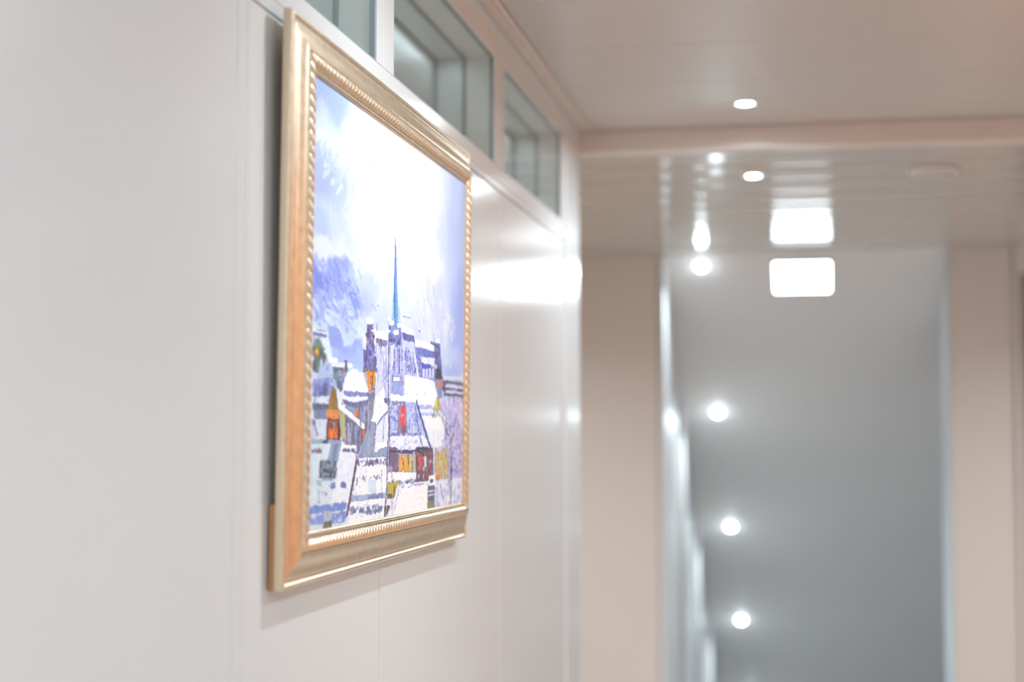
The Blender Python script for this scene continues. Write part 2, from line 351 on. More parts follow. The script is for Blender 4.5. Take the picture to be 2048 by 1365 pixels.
# sides in traversal order: left (down), bottom (towards far end), right (up), top (back)
def side_map(k):
    if k == 0: return lambda s, w_, h_: (h_, w_, FH - s), FH
    if k == 1: return lambda s, w_, h_: (h_, s, w_), FW
    if k == 2: return lambda s, w_, h_: (h_, FW - w_, s), FH
    return lambda s, w_, h_: (h_, FW - s, FH - w_), FW
ropes = []
for k, nm in enumerate(('left', 'bottom', 'right', 'top')):
    f, Ln = side_map(k)
    bm = bmesh.new(); NS = 24; rows = []
    for w_, h_ in PROF:
        rows.append([bm.verts.new(f(w_ + (Ln - 2 * w_) * j / NS, w_, h_)) for j in range(NS + 1)])
    fidx = []
    for i in range(len(PROF) - 1):
        for j in range(NS):
            fc = bm.faces.new((rows[i][j], rows[i][j + 1], rows[i + 1][j + 1], rows[i + 1][j])); fc.material_index = 1 if i < 1 else 0
    for j in range(NS): bm.faces.new((rows[-1][j], rows[-1][j + 1], rows[0][j + 1], rows[0][j]))
    bmesh.ops.recalc_face_normals(bm, faces=bm.faces[:])
    rail = from_bm('frame_rail', bm, [M['gold'], M['side']], fr)
    me = rail.data
    for p in me.polygons: p.use_smooth = True
    try: me.set_sharp_from_angle(angle=R(38))
    except Exception: pass
    # twisted rope moulding
    WC, HC, RR, PT = .0558, .0196, .0090, .0157
    NT = 14; n = int((Ln - 2 * WC) / PT) * 10
    verts = []; faces = []
    for j in range(n + 1):
        for i in range(NT + 1):
            th = math.pi * (-0.08 + 1.16 * i / NT)          # 0 at outer side, pi at inner side
            wb = WC - math.cos(th) * 0.0095
            s = wb + (Ln - 2 * wb) * j / n
            ph = (s - Ln / 2) / PT - th / math.pi * 1.5
            c = abs(math.sin(math.pi * ph)) ** 0.6
            r = RR * (0.60 + 0.40 * c)
            w_ = WC - math.cos(th) * 0.0098 * (0.86 + 0.14 * c); h_ = HC + math.sin(th) * r
            verts.append(f(s, w_, h_))
    for j in range(n):
        for i in range(NT):
            a = j * (NT + 1) + i; faces.append((a, a + 1, a + NT + 2, a + NT + 1))
    me = bpy.data.meshes.new('rope_bead'); me.from_pydata(verts, [], faces); me.materials.append(M['gold_rope']); me.update()
    bm = bmesh.new(); bm.from_mesh(me); bmesh.ops.recalc_face_normals(bm, faces=bm.faces[:]); bm.to_mesh(me); bm.free()
    for p in me.polygons: p.use_smooth = True
    link(bpy.data.objects.new('rope_bead', me), rail)
box('backing_board', (0.001, 0.006, 0.02, FW - 0.02, 0.02, FH - 0.02), M['back'], fr)
box('spacer', (-0.0085, -0.0003, 0.001, 0.03, 0.0, 0.112), M['spacer'], fr, bevel=0.001)
box('spacer', (-0.0085, -0.0003, FW - 0.03, FW - 0.001, 0.0, 0.112), M['spacer'], fr, bevel=0.001)

# ---- the oil painting: colours laid down stroke by stroke in canvas millimetres on a relief mesh
OPS = [
[2,[170,192,238],[117,683,138,42],0.9],
[2,[176,198,240],[226,681,126,25],0.6],
[2,[205,222,250],[131,637,93,28],0.6],
[2,[178,196,246],[111,570,64,41],0.8],
[2,[182,198,248],[171,558,62,35],0.8],
[2,[190,208,250],[115,501,55,34],0.8],
[2,[200,216,250],[234,531,101,44],0.6],
[2,[228,238,253],[229,619,85,29],0.8],
[2,[236,243,254],[121,610,45,12],0.8],
[2,[232,240,253],[163,464,143,15],0.9],
[2,[140,154,232],[130,426,83,25],1],
[2,[158,172,240],[218,442,74,21],0.95],
[2,[140,156,232],[143,402,93,15],0.9],
[2,[160,174,240],[298,405,112,22],0.9],
[2,[200,214,250],[270,428,57,19],0.75],
[2,[206,216,250],[359,429,72,30],0.7],
[2,[208,226,250],[139,388,51,10],0.95],
[2,[215,230,252],[221,390,40,11],0.8],
[2,[150,168,236],[156,379,61,7],0.9],
[2,[160,176,242],[242,377,76,8],0.8],
[2,[200,222,248],[122,362,91,9],0.9],
[2,[205,226,250],[243,362,127,10],0.8],
[2,[150,168,236],[199,342,58,9],0.8],
[2,[166,184,244],[270,336,104,12],0.85],
[2,[180,200,248],[245,316,153,19],0.85],
[2,[255,255,255],[545,649,295,157],1],  # white sky centre, lamp glare partly put into the colour
[2,[255,255,255],[426,542,178,87],1],
[2,[255,255,255],[654,503,211,68],0.9],
[2,[212,220,250],[797,454,132,45],0.75],
[2,[222,228,252],[695,403,144,35],0.6],
[2,[206,216,250],[390,393,86,31],0.6],
[2,[192,210,250],[998,589,115,289],0.95],
[2,[176,194,246],[1007,406,89,115],0.9],
[2,[205,220,252],[932,352,127,28],0.7],
[2,[186,200,246],[955,322,129,19],0.9],
[2,[230,236,253],[887,417,41,37],0.6],
[3,[[218,230,252],[224,235,253],[208,222,250]],[91,615,229,619,311,572,259,535,111,577],45,34,9,-0.7],
[3,[[156,171,238],[166,182,242],[176,191,245]],[95,443,264,454,362,379,99,361],110,28,11,0.5],
[3,[[215,230,252],[190,208,250]],[98,388,266,402,322,361,104,354],50,34,8,0.35],
[3,[[214,222,250],[226,232,252],[240,243,254]],[728,476,927,457,995,386,627,364],60,30,16,0.9],
[1,[110,115,215],[386,405,413,397],1.2,0.3],
[1,[110,115,215],[418,407,430,405],1.2,0.3],
[1,[110,115,215],[306,451,323,440],1.2,0.3],
[1,[110,115,215],[239,426,263,423],1.2,0.3],
[1,[110,115,215],[577,401,632,401],1.2,0.3],
[1,[110,115,215],[263,414,297,412],1.2,0.3],
[1,[110,115,215],[350,621,367,616],1.2,0.3],
[0,[236,241,253],[70,291,366,299,852,300,1113,315,1127,35,71,56],4,0],
[0,[205,210,240],[852,307,1089,312,1092,263,854,268],10,1.5],
[3,[[120,125,165],[160,160,200],[95,125,150]],[876,303,1076,305,1077,274,878,274],50,26,6,0.05],
[0,[226,228,246],[868,312,1075,316,1076,309,868,305],6,1.5],
[1,[95,130,150],[876,301,1076,303],4,0.2],
[1,[85,120,135],[886,279,1077,279],5,0.25],
[1,[110,115,150],[869,290,1077,290],5,0.4],
[0,[228,226,246],[893,296,1067,298,1067,293,893,291],8,1.5],
[1,[228,226,246],[877,283,1068,284],4,0.3],
[0,[212,214,244],[814,271,1091,273,1099,115,814,118],10,1.5],
[3,[[186,178,232],[214,205,242],[160,158,212],[236,236,252],[198,196,238],[205,180,222]],[854,268,1077,272,1085,120,829,122,877,204],420,20,7,1.1],
[3,[[105,110,155],[140,135,180]],[864,231,1080,223,1085,125,922,129],70,14,4,1.0],
[0,[214,230,246],[87,344,155,344,192,296,185,281,90,278],8,1.5],
[0,[232,242,252],[123,340,158,343,196,298,168,291,148,312],6,1.5],
[1,[232,242,252],[91,344,158,345],7,0],
[1,[130,135,200],[92,341,151,342],4,0.2],
[1,[150,160,215],[107,348,151,348],2,0.2],
[0,[128,150,150],[94,332,116,337,133,328,152,314,153,298,126,290,97,287],22,1.5],
[3,[[140,155,105],[110,140,140],[100,110,95],[150,175,180]],[96,332,147,319,151,294,99,289],60,16,14,1.3],
[0,[240,200,45],[101,321,115,323,118,316,116,312,104,312],16,1.5],
[0,[232,150,50],[106,316,118,317,116,312,106,312],6,1.5],
[0,[198,216,240],[117,287,131,313,141,301,126,288],6,1.5],
[0,[192,210,240],[160,312,169,311,222,272,95,268,126,290],8,1.5],
[0,[160,178,232],[117,281,185,284,190,277,108,274],10,1.5],
[0,[165,185,236],[153,301,167,301,168,294,149,293],8,1.5],
[0,[215,228,248],[96,289,121,288,113,274,93,273],5,1.5],
[0,[132,152,188],[177,302,259,304,247,282,237,270,212,271],20,1.5],
[3,[[95,120,140],[130,165,150],[110,105,140],[165,180,215]],[182,301,253,302,237,272,215,272],50,12,16,1.4],
[1,[252,253,255],[167,309,206,308],9,0],
[1,[236,244,253],[181,303,282,305],7,0],
[0,[92,98,140],[245,312,256,312,256,299,244,298],8,1.5],
[0,[225,130,70],[226,297,236,297,236,291,226,292],8,1.5],
[0,[150,170,220],[231,292,239,292,237,272,230,272],0,1.5],
[0,[152,166,214],[93,273,183,274,179,259,94,255],16,1.5],
[3,[[110,110,165],[165,175,225]],[100,272,173,273,174,260,100,258],24,12,20,1.5],
[0,[226,236,248],[107,256,172,258,170,249,108,246],4,1.5],
[0,[112,122,140],[92,246,170,247,170,239,93,237],16,1.5],
[0,[134,154,186],[101,238,163,238,164,226,102,224],14,1.5],
[0,[222,232,246],[93,225,164,226,164,190,95,183],5,1.5],
[0,[120,120,150],[93,224,107,222,121,202,108,204],10,1.5],
[0,[214,214,232],[89,217,105,217,124,193,86,190],5,1.5],
[0,[165,190,205],[95,197,154,197,166,190,95,187],8,1.5],
[0,[170,180,212],[249,246,369,249,387,177,320,177,250,218],18,1.5],
[3,[[120,125,150],[190,190,226],[150,158,190],[125,135,140]],[314,245,377,246,392,177,337,177],90,8,34,1.55],
[0,[252,253,255],[233,264,237,277,251,291,269,298,292,302,314,301,336,290,356,278,368,266],2,0.8],
[0,[148,158,218],[238,267,365,268,371,263,248,260],22,1.5],
[0,[244,247,254],[228,263,274,259,371,262,371,256,306,251,243,254],3,1.5],
[0,[132,138,180],[233,255,295,251,371,257,372,249,306,243,244,248],22,1.5],
[0,[130,135,160],[219,241,249,237,346,213,353,177,278,183,236,196,218,218],24,1.5],
[3,[[165,168,205],[120,122,150],[190,185,210],[100,110,130]],[224,236,343,210,345,181,252,193],60,10,40,1.55],
[0,[196,194,150],[216,239,249,233,251,195,226,201],14,1.5],
[1,[252,253,255],[219,245,249,238,351,215],9,0.1],
[1,[150,130,170],[249,232,310,218],3,0.3],
[0,[245,128,45],[304,241,317,241,315,228,302,230],12,1.5],
[0,[245,120,55],[343,213,354,213,352,194,341,194],12,1.5],
[1,[70,90,120],[360,248,367,181],2.5,0.35],
[1,[95,95,120],[329,226,342,181],2.5,0.4],
[0,[96,62,62],[163,237,219,238,229,196,158,197],14,1.5],
[0,[172,142,66],[188,272,203,267,214,238,164,236,172,258],24,2],
[1,[110,75,50],[190,271,184,253,190,239],2,0.3],
[1,[110,80,55],[203,261,212,238],3,0.3],
[0,[226,158,92],[159,239,219,239,217,226,159,226],22,2],
[0,[238,136,56],[169,223,212,223,214,198,168,198],26,1.5],
[0,[150,100,80],[171,221,210,221,208,212,172,212],20,1.5],
[0,[160,175,185],[193,221,203,221,203,212,193,212],8,1.5],
[3,[[250,170,70],[220,100,50]],[169,212,213,212,214,199,170,199],22,7,7,0],
[0,[90,88,100],[140,195,170,197,171,191,145,188],14,1.5],
[0,[220,233,244],[64,191,168,191,252,182,280,137,259,51,61,57],5,0],
[0,[166,184,208],[168,197,236,196,213,163,144,165],12,1.5],
[0,[136,156,190],[197,189,217,191,203,165,184,165],10,1.5],
[0,[225,234,246],[159,191,183,191,167,168,146,169],6,1.5],
[0,[98,110,126],[130,168,208,165,207,141,129,144],18,1.5],
[3,[[140,158,170],[75,85,105],[170,190,195]],[132,166,203,164,202,143,133,146],22,18,8,0],
[0,[170,190,210],[145,143,204,142,195,138,134,139],6,1.5],
[0,[178,205,205],[118,140,136,141,141,131,120,134],6,1.5],
[0,[240,244,255],[229,186,315,183,290,144,277,99,182,102,209,139],4,1.5],
[1,[126,128,178],[242,183,307,180],6,0.35],
[1,[252,253,255],[232,187,309,185],5,0.2],
[1,[150,120,150],[95,182,136,181],5,0.45],
[1,[140,150,200],[186,131,203,131],6,0.3],
[1,[130,140,200],[237,131,255,130],8,0.3],
[1,[205,150,170],[144,124,163,120],3,0.4],
[1,[150,140,180],[128,124,131,104],2,0.4],
[1,[110,76,96],[313,165,291,126,267,88],8,0.08],
[1,[120,150,180],[321,162,302,118,280,86],5,0.4],
[1,[80,50,80],[310,163,289,122],3,0.4],
[1,[138,160,222],[91,101,164,100,256,100],10,0.25],
[1,[140,160,226],[92,87,148,88],9,0.3],
[1,[146,164,226],[193,86,257,87],10,0.35],
[1,[158,174,230],[92,84,148,82],6,0.4],
[1,[150,168,228],[198,80,252,79],5,0.4],
[0,[134,140,110],[153,83,186,82,184,71,149,73],16,1.5],
[1,[95,60,90],[188,89,186,72],5,0.1],
[0,[190,205,215],[152,98,190,96,191,81,153,83],14,1.5],
[0,[168,178,205],[382,269,498,268,494,164,310,166,373,219],20,1.5],
[0,[235,238,253],[407,219,497,221,493,180,415,176],6,1.5],
[0,[248,250,255],[318,169,490,168,484,108,297,110],3,1.5],
[3,[[120,110,165],[150,120,150],[90,90,160],[170,160,210]],[321,165,488,164,488,157,321,159],46,9,7,0.3],
[3,[[200,170,190],[170,165,210]],[317,142,447,139,447,131,317,132],12,10,4,0.3],
[0,[222,234,250],[375,136,423,132,427,112,381,115],5,1.5],
[1,[130,140,190],[317,138,313,114],4,0.4],
[0,[182,196,226],[292,113,484,111,482,102,287,105],16,1.5],
[1,[130,150,195],[382,107,460,107],5,0.35],
[0,[248,250,255],[282,105,485,103,477,65,268,65],3,1.5],
[3,[[125,155,185],[150,175,210],[120,140,200]],[287,96,455,92,456,81,288,86],34,14,7,0],
[0,[118,148,176],[293,93,314,93,314,87,293,88],14,2],
[0,[118,148,176],[330,91,352,91,352,86,330,86],14,2],
[0,[118,148,176],[371,89,394,89,394,84,372,84],14,2],
[0,[118,148,176],[414,87,437,87,438,82,414,82],14,2],
[1,[110,60,150],[455,146,455,140],3,0],
[1,[160,160,215],[455,140,457,110],1.5,0.2],
[0,[228,232,252],[400,360,496,366,501,260,448,226,395,225,410,281],8,1.5],
[3,[[188,194,242],[212,218,250],[165,172,232],[250,250,255]],[407,344,490,348,488,268,430,235],120,5,30,1.57],
[0,[160,160,205],[412,353,481,354,481,346,430,342],26,1.5],
[3,[[135,115,110],[150,150,200]],[412,355,478,354,478,347,424,345],14,9,8,0.8],
[0,[252,253,255],[400,365,483,369,490,355,435,355,406,354],2,1.5],
[1,[120,90,140],[417,377,417,368],4,0.3],
[1,[252,253,255],[400,360,406,365],7,0],
[0,[128,122,190],[359,375,393,377,401,343,418,301,341,298,346,319,359,333],30,2.2],
[3,[[92,80,150],[205,210,248],[140,125,130],[105,100,175],[160,165,225]],[360,372,394,374,415,303,347,301],150,7,10,1.3],
[1,[252,253,255],[359,377,390,379],8,0],
[0,[252,253,255],[385,366,405,368,406,365,386,363],0,1.5],
[1,[90,60,140],[362,372,359,333],2.5,0.2],
[0,[110,105,160],[342,332,362,333,363,314,343,316],24,3],
[0,[130,130,160],[344,304,414,306,409,301,344,298],24,3],
[0,[238,168,60],[355,300,409,302,410,283,402,269,373,269],26,1.5],
[0,[200,195,190],[347,296,366,297,373,276,359,284],10,1.5],
[1,[140,70,60],[386,299,384,284],4,0.3],
[1,[90,60,60],[397,299,395,282],4,0.2],
[1,[250,150,40],[372,301,373,279],6,0.1],
[3,[[215,205,210],[110,120,160]],[370,279,410,280,405,272,373,271],16,12,3,0],
[0,[135,140,175],[365,268,411,270,405,258,377,254],26,3],
[0,[150,155,165],[377,257,402,259,401,235,390,219,379,211],22,1.5],
[0,[235,240,253],[432,247,474,253,499,250,491,220,457,176,410,176,413,219],6,1.5],
[0,[252,253,255],[417,262,463,281,471,255,499,250,490,242,425,221,387,224,401,238],2,1.5],
[1,[110,120,205],[493,242,448,229,425,218],2,0.2],
[1,[150,165,225],[466,231,459,180],3,0.3],
[1,[165,150,165],[416,218,409,188],6,0.3],
[0,[165,178,205],[435,191,492,192,493,168,436,169],10,1.5],
[0,[252,253,255],[420,191,483,194,490,184,436,180],2,1.5],
[0,[110,115,175],[461,262,486,261,486,253,465,256],20,1.5],
[0,[206,213,250],[490,359,573,361,601,267,498,265],10,1.5],
[3,[[160,168,238],[225,230,253],[185,192,245]],[494,348,580,353,591,270,501,268],150,4,30,1.57],
[0,[226,230,252],[500,352,521,355,523,317,499,308],5,1.5],
[1,[84,84,190],[522,343,524,309],3,0.3],
[1,[84,84,190],[541,351,543,314],2.5,0.3],
[1,[84,84,190],[554,348,556,304],4,0.3],
[1,[84,84,190],[515,299,516,268],1.5,0.3],
[1,[84,84,190],[574,344,575,311],1.5,0.3],
[1,[84,84,190],[563,303,564,270],2,0.3],
[0,[170,182,236],[518,291,563,293,564,270,520,268],12,1.5],
[0,[252,253,255],[518,298,560,298,563,292,522,290],2,1.5],
[0,[190,224,244],[499,370,506,406,514,431,543,425,557,408,569,374],10,1.5],
[3,[[150,200,225],[120,190,205],[215,238,250],[105,150,220]],[505,373,512,423,547,426,565,377],70,2.5,24,1.57],
[0,[112,156,230],[519,526,522,527,531,490,539,441,549,373,521,371,515,423,518,489],24,0.5],
[1,[60,95,190],[522,505,521,423,523,391],3,0.2],
[1,[40,80,150],[519,435,519,407],3,0.2],
[1,[140,215,215],[532,457,539,384],3,0.3],
[1,[80,140,165],[523,391,524,373],5,0.2],
[1,[75,90,200],[522,509,525,501],5,0.2],
[0,[152,164,224],[485,386,526,381,569,381,583,353,487,348],20,1.5],
[3,[[95,85,140],[175,185,235],[140,140,165],[110,115,190]],[486,369,579,375,583,353,487,348],70,9,7,0.3],
[0,[90,95,165],[489,380,498,380,499,373,489,372],10,2],
[1,[95,90,160],[493,356,560,355],5,0.3],
[1,[110,175,190],[523,391,527,373],6,0.15],
[0,[252,253,255],[486,383,493,388,515,389,523,386,516,381,493,380],0,1],
[0,[252,253,255],[536,383,543,387,567,389,575,385,567,381,544,379],0,1],
[0,[252,253,255],[514,370,522,374,545,376,553,372,545,368,522,366],0,1],
[0,[252,253,255],[476,388,481,391,496,392,501,390,496,387,481,386],0,1],
[0,[252,253,255],[474,369,479,372,494,373,499,370,494,368,479,367],0,1],
[0,[216,223,252],[569,371,654,371,696,304,589,304],8,1.5],
[0,[124,122,196],[572,374,650,376,654,362,580,360],24,2],
[3,[[150,125,140],[90,95,190]],[576,373,650,374,651,366,579,361],16,7,10,1.5],
[1,[252,253,255],[572,378,647,377],9,0.1],
[3,[[110,122,214],[150,160,235],[240,243,255]],[590,344,641,345,678,309,596,307],90,4,18,1.57],
[1,[96,106,205],[597,342,605,311],2.5,0.3],
[1,[96,106,205],[611,342,619,311],2.5,0.3],
[1,[96,106,205],[628,343,636,312],2.5,0.3],
[1,[92,100,196],[650,372,673,339,696,306],4,0.15],
[1,[245,247,255],[659,336,686,305],5,0.1],
[0,[168,180,238],[662,358,810,357,821,299,693,304],16,1.5],
[1,[252,253,255],[665,360,719,361,806,358],10,0],
[0,[130,142,212],[669,354,806,353,807,342,677,340],20,1.5],
[0,[236,240,253],[705,339,807,342,807,326,706,328],6,1.5],
[0,[106,112,214],[706,328,780,328,777,322,710,319],14,1.5],
[1,[90,100,140],[673,339,699,330,692,312],5,0.4],
[0,[238,242,254],[721,319,732,319,733,303,722,303],4,1.5],
[1,[118,124,215],[738,320,738,309],3,0.2],
[0,[238,242,254],[743,320,754,320,755,303,744,304],4,1.5],
[1,[118,124,215],[760,321,760,310],3,0.2],
[0,[238,242,254],[766,321,777,321,778,304,766,305],4,1.5],
[1,[118,124,215],[783,322,783,311],3,0.2],
[0,[238,242,254],[788,322,800,322,801,305,789,306],4,1.5],
[1,[118,124,215],[806,323,806,312],3,0.2],
[1,[80,90,190],[707,317,707,304],3,0.3],
[0,[124,130,190],[801,371,849,371,868,305,813,301],24,2],
[3,[[90,90,130],[165,175,225],[110,115,165]],[805,366,849,368,868,308,816,306],50,8,12,1.4],
[1,[252,253,255],[813,373,844,374],6,0.1],
[1,[120,130,180],[775,368,805,366],5,0.3],
[0,[84,88,96],[819,325,851,324,880,305,820,301],20,2],
[0,[206,214,244],[803,331,827,330,827,323,808,323],8,1.5],
[0,[150,166,214],[797,302,876,307,866,271,830,270],12,1.5],
[0,[232,150,70],[836,302,864,303,861,287,841,286],10,1.5],
[1,[70,90,150],[801,301,826,276],3,0.2],
[0,[110,90,130],[876,303,897,302,894,281,877,283],14,1.5],
[1,[160,180,242],[692,382,701,348],1.5,0.1],
[1,[150,180,240],[804,387,805,369],2.5,0.1],
[0,[120,130,230],[685,385,699,387,696,381,685,382],0,1],
[0,[252,253,255],[688,389,699,389,699,386,689,385],0,1.5],
[0,[252,253,255],[589,303,700,303,805,301,838,270,823,247,685,254,591,262],2,1.5],
[1,[190,215,240],[614,275,614,271],2,0],
[1,[190,215,240],[680,277,680,272],2,0],
[1,[190,215,240],[734,278,734,274],2,0],
[0,[242,246,255],[695,259,815,256,896,235,890,185,796,177,734,211],5,1.5],
[1,[188,198,242],[695,252,800,252],6,0.35],
[1,[196,206,244],[710,239,800,240],5,0.35],
[0,[252,253,255],[722,237,863,237,873,213,802,211],2,1.5],
[0,[204,194,112],[826,271,846,271,863,248,800,248],18,1.5],
[0,[228,218,160],[822,267,834,267,831,251,811,250],8,1.5],
[3,[[90,125,120],[180,190,190],[110,90,80],[215,220,225]],[800,248,863,248,859,236,797,236],26,14,5,0.3],
[0,[204,214,250],[501,260,681,260,796,177,499,175],8,1.5],
[3,[[150,160,232],[226,232,254],[176,186,242],[120,130,215]],[505,255,660,257,727,211,507,204],190,9,3,0],
[3,[[150,160,232],[226,232,254],[165,175,238]],[505,255,660,257,727,211,507,204],110,3,12,1.57],
[0,[166,150,180],[552,251,602,252,618,205,548,205],18,2],
[0,[146,152,194],[514,259,533,259,530,252,517,252],10,1],
[0,[146,152,194],[536,260,555,259,552,253,539,253],10,1],
[0,[146,152,194],[558,260,578,260,575,253,562,253],10,1],
[0,[146,152,194],[581,261,601,260,598,254,585,253],10,1],
[0,[255,84,70],[569,251,595,252,597,219,570,219],14,1.6],
[0,[252,150,150],[573,238,592,239,593,234,573,233],14,1.5],
[0,[150,100,125],[577,219,603,219,607,207,577,207],14,1.5],
[0,[252,253,255],[501,270,604,268,688,266,684,259,501,258],2,1.5],
[1,[130,145,220],[507,204,712,204],4,0.45],
[0,[240,244,255],[501,202,734,202,788,179,569,174,499,179],5,1.5],
[3,[[190,200,245],[252,253,255]],[504,202,727,202,780,180,505,179],60,16,3,0],
[1,[66,92,176],[677,259,726,221,788,177],7,0.05],
[1,[112,132,214],[667,253,694,212,728,176],4,0.2],
[1,[104,74,140],[487,356,490,244,497,220,490,180,487,120,474,64],4,0.1],
[1,[90,60,120],[498,260,502,179],3,0.3],
[0,[140,124,150],[496,184,553,182,558,142,495,142],18,1.5],
[1,[90,75,115],[499,177,569,176],3,0.3],
[0,[190,160,190],[497,155,522,153,523,143,498,143],12,1.5],
[0,[196,190,186],[556,175,678,173,680,138,558,141],12,1.5],
[0,[248,184,66],[560,168,620,167,621,142,561,143],18,1.5],
[0,[215,200,80],[620,165,640,164,641,142,621,142],16,1.5],
[0,[205,202,182],[640,166,678,166,680,138,641,142],8,1.5],
[1,[236,236,236],[590,164,591,145],9,0],
[1,[92,80,110],[590,162,590,149],5,0.1],
[1,[236,236,236],[647,161,648,146],5,0],
[1,[80,84,90],[651,157,652,143],5,0.1],
[1,[60,50,70],[560,172,561,143],2,0.2],
[1,[60,60,80],[623,168,627,153],4,0.2],
[0,[142,108,118],[674,175,803,179,806,123,681,122],22,1.5],
[3,[[225,104,96],[205,214,230],[106,78,92],[150,120,140],[170,110,110]],[678,171,796,172,798,128,688,126],80,10,12,1.4],
[0,[232,98,90],[696,166,721,165,719,146,701,147],14,2],
[0,[220,226,236],[736,165,751,165,756,138,737,139],12,2],
[0,[90,100,110],[741,147,752,146,752,137,741,137],8,1.5],
[1,[70,60,90],[674,178,721,173,729,167],4,0.2],
[1,[80,90,110],[681,180,796,178],5,0.25],
[1,[88,80,130],[559,176,678,174],5,0.3],
[1,[70,100,130],[796,177,805,136],4,0.3],
[0,[215,222,240],[804,166,823,166,822,123,806,123],8,1.5],
[0,[252,253,255],[498,144,680,139,680,126,496,128],2,1.5],
[3,[[120,130,175],[90,95,140],[160,180,215]],[492,129,680,127,681,121,493,124],34,16,4,0],
[1,[140,120,180],[517,143,524,66],1.5,0.3],
[0,[196,184,92],[490,125,565,127,531,100,488,102],20,1.5],
[0,[118,118,100],[490,108,522,107,522,100,491,101],10,1.5],
[1,[130,80,60],[537,118,531,105],5,0.3],
[0,[132,112,112],[473,91,513,89,495,77,474,70],14,1.5],
[1,[235,225,200],[488,89,480,72],3,0],
[0,[251,252,255],[569,122,768,120,775,67,527,64],3,1.5],
[3,[[170,190,236],[200,212,245]],[572,120,765,118,765,114,572,115],34,12,3,0],
[1,[195,205,240],[569,120,539,82],2,0.3],
[0,[212,198,118],[827,172,928,176,914,118,826,119],20,1.5],
[3,[[205,190,232],[235,230,248],[170,155,205],[225,150,80],[210,200,90]],[811,177,941,176,935,118,822,121],110,14,7,1.1],
[0,[228,150,78],[829,131,857,131,853,120,826,120],12,1.5],
[0,[232,236,252],[814,122,1099,120,1103,46,809,60],7,1.5],
[3,[[190,200,240],[214,208,242],[245,247,255],[150,165,225]],[830,118,1085,115,1088,64,832,70],110,14,8,0.8],
[0,[112,130,150],[769,113,818,112,820,74,767,71],18,1.5],
[0,[156,160,112],[774,86,816,84,816,72,767,73],16,1.5],
[1,[220,226,235],[773,103,815,103],3,0.2],
[1,[220,226,235],[773,96,815,97],3,0.2],
[1,[70,110,115],[769,113,767,75],3,0.3],
[0,[252,253,255],[775,132,825,131,822,113,765,114],2,1.5],
[0,[80,110,125],[783,125,806,124,806,118,783,118],10,1.5],
[1,[66,92,112],[948,202,955,138,950,70],5,0.2],
[1,[76,100,120],[931,120,950,82],4,0.3],
[1,[84,96,140],[872,236,905,211,948,194],4,0.35],
[1,[90,100,150],[989,242,961,194],4,0.4],
[1,[70,80,120],[951,136,952,121],12,0.3],
[3,[[100,95,150],[150,140,200]],[857,204,1072,204,1076,125,922,129],50,10,4,0.6]]

def srgb(c):
    c = np.asarray(c, float) / 255.0
    return np.where(c <= 0.04045, c / 12.92, ((c + 0.055) / 1.055) ** 2.4)
def hx(s): return np.array(s, float)
POLY, LINE, BLOB, DABS = 0, 1, 2, 3
CY0, CY1, CZ0, CZ1 = 72.0, 1048.0, 72.0, 697.0
NX, NZ = 600, 780
EDGE_Z = 345.0
rng = np.random.default_rng(5)
yy = np.linspace(CY0, CY1, NX); zz = np.linspace(CZ0, CZ1, NZ)
GY, GZ = np.meshgrid(yy, zz)
def vnoise(sy, sz, seed):
    r = np.random.default_rng(seed)
    ny, nz = int((CY1 - CY0) / sy) + 3, int((CZ1 - CZ0) / sz) + 3
    g = r.random((nz, ny)); fy = (GY - CY0) / sy; fz = (GZ - CZ0) / sz
    iy = fy.astype(int); iz = fz.astype(int); ty = fy - iy; tz = fz - iz
    ty = ty * ty * (3 - 2 * ty); tz = tz * tz * (3 - 2 * tz)
    return (g[iz, iy] * (1 - ty) + g[iz, iy + 1] * ty) * (1 - tz) + (g[iz + 1, iy] * (1 - ty) + g[iz + 1, iy + 1] * ty) * tz
def fbm(sy, sz, seed, o=4):
    a = np.zeros_like(GY); t = 0; k = 1.0
    for i in range(o): a += k * vnoise(sy / 2 ** i, sz / 2 ** i, seed + i); t += k; k *= 0.55
    return a / t
JY = (fbm(14, 9, 11) - 0.5) * 2; JZ = (fbm(14, 9, 31) - 0.5) * 2
STRK = fbm(7, 16, 51, 3) - 0.5; DRY = fbm(9, 3.5, 71, 3); FINE = fbm(5, 4, 91, 2) - 0.5
SOFT = (fbm(70, 45, 111, 5) - 0.5); SOFT2 = (fbm(60, 40, 131, 5) - 0.5)
img = np.empty((NZ, NX, 3)); hgt = np.zeros((NZ, NX))
img[:] = (222, 232, 252)
img += SOFT[..., None] * np.array([46, 34, 10])
def window(y0, y1, z0, z1):
    i0 = max(0, int((y0 - CY0) / (CY1 - CY0) * (NX - 1))); i1 = min(NX, int((y1 - CY0) / (CY1 - CY0) * (NX - 1)) + 2)
    j0 = max(0, int((z0 - CZ0) / (CZ1 - CZ0) * (NZ - 1))); j1 = min(NZ, int((z1 - CZ0) / (CZ1 - CZ0) * (NZ - 1)) + 2)
    return (slice(j0, j1), slice(i0, i1)) if i1 > i0 and j1 > j0 else None
def inside(pts, Y, Z):
    m = np.zeros(Y.shape, bool); n = len(pts)
    for a in range(n):
        y1, z1 = pts[a]; y2, z2 = pts[(a + 1) % n]
        if z1 == z2: continue
        c = ((z1 > Z) != (z2 > Z)) & (Y < (y2 - y1) * (Z - z1) / (z2 - z1) + y1); m ^= c
    return m
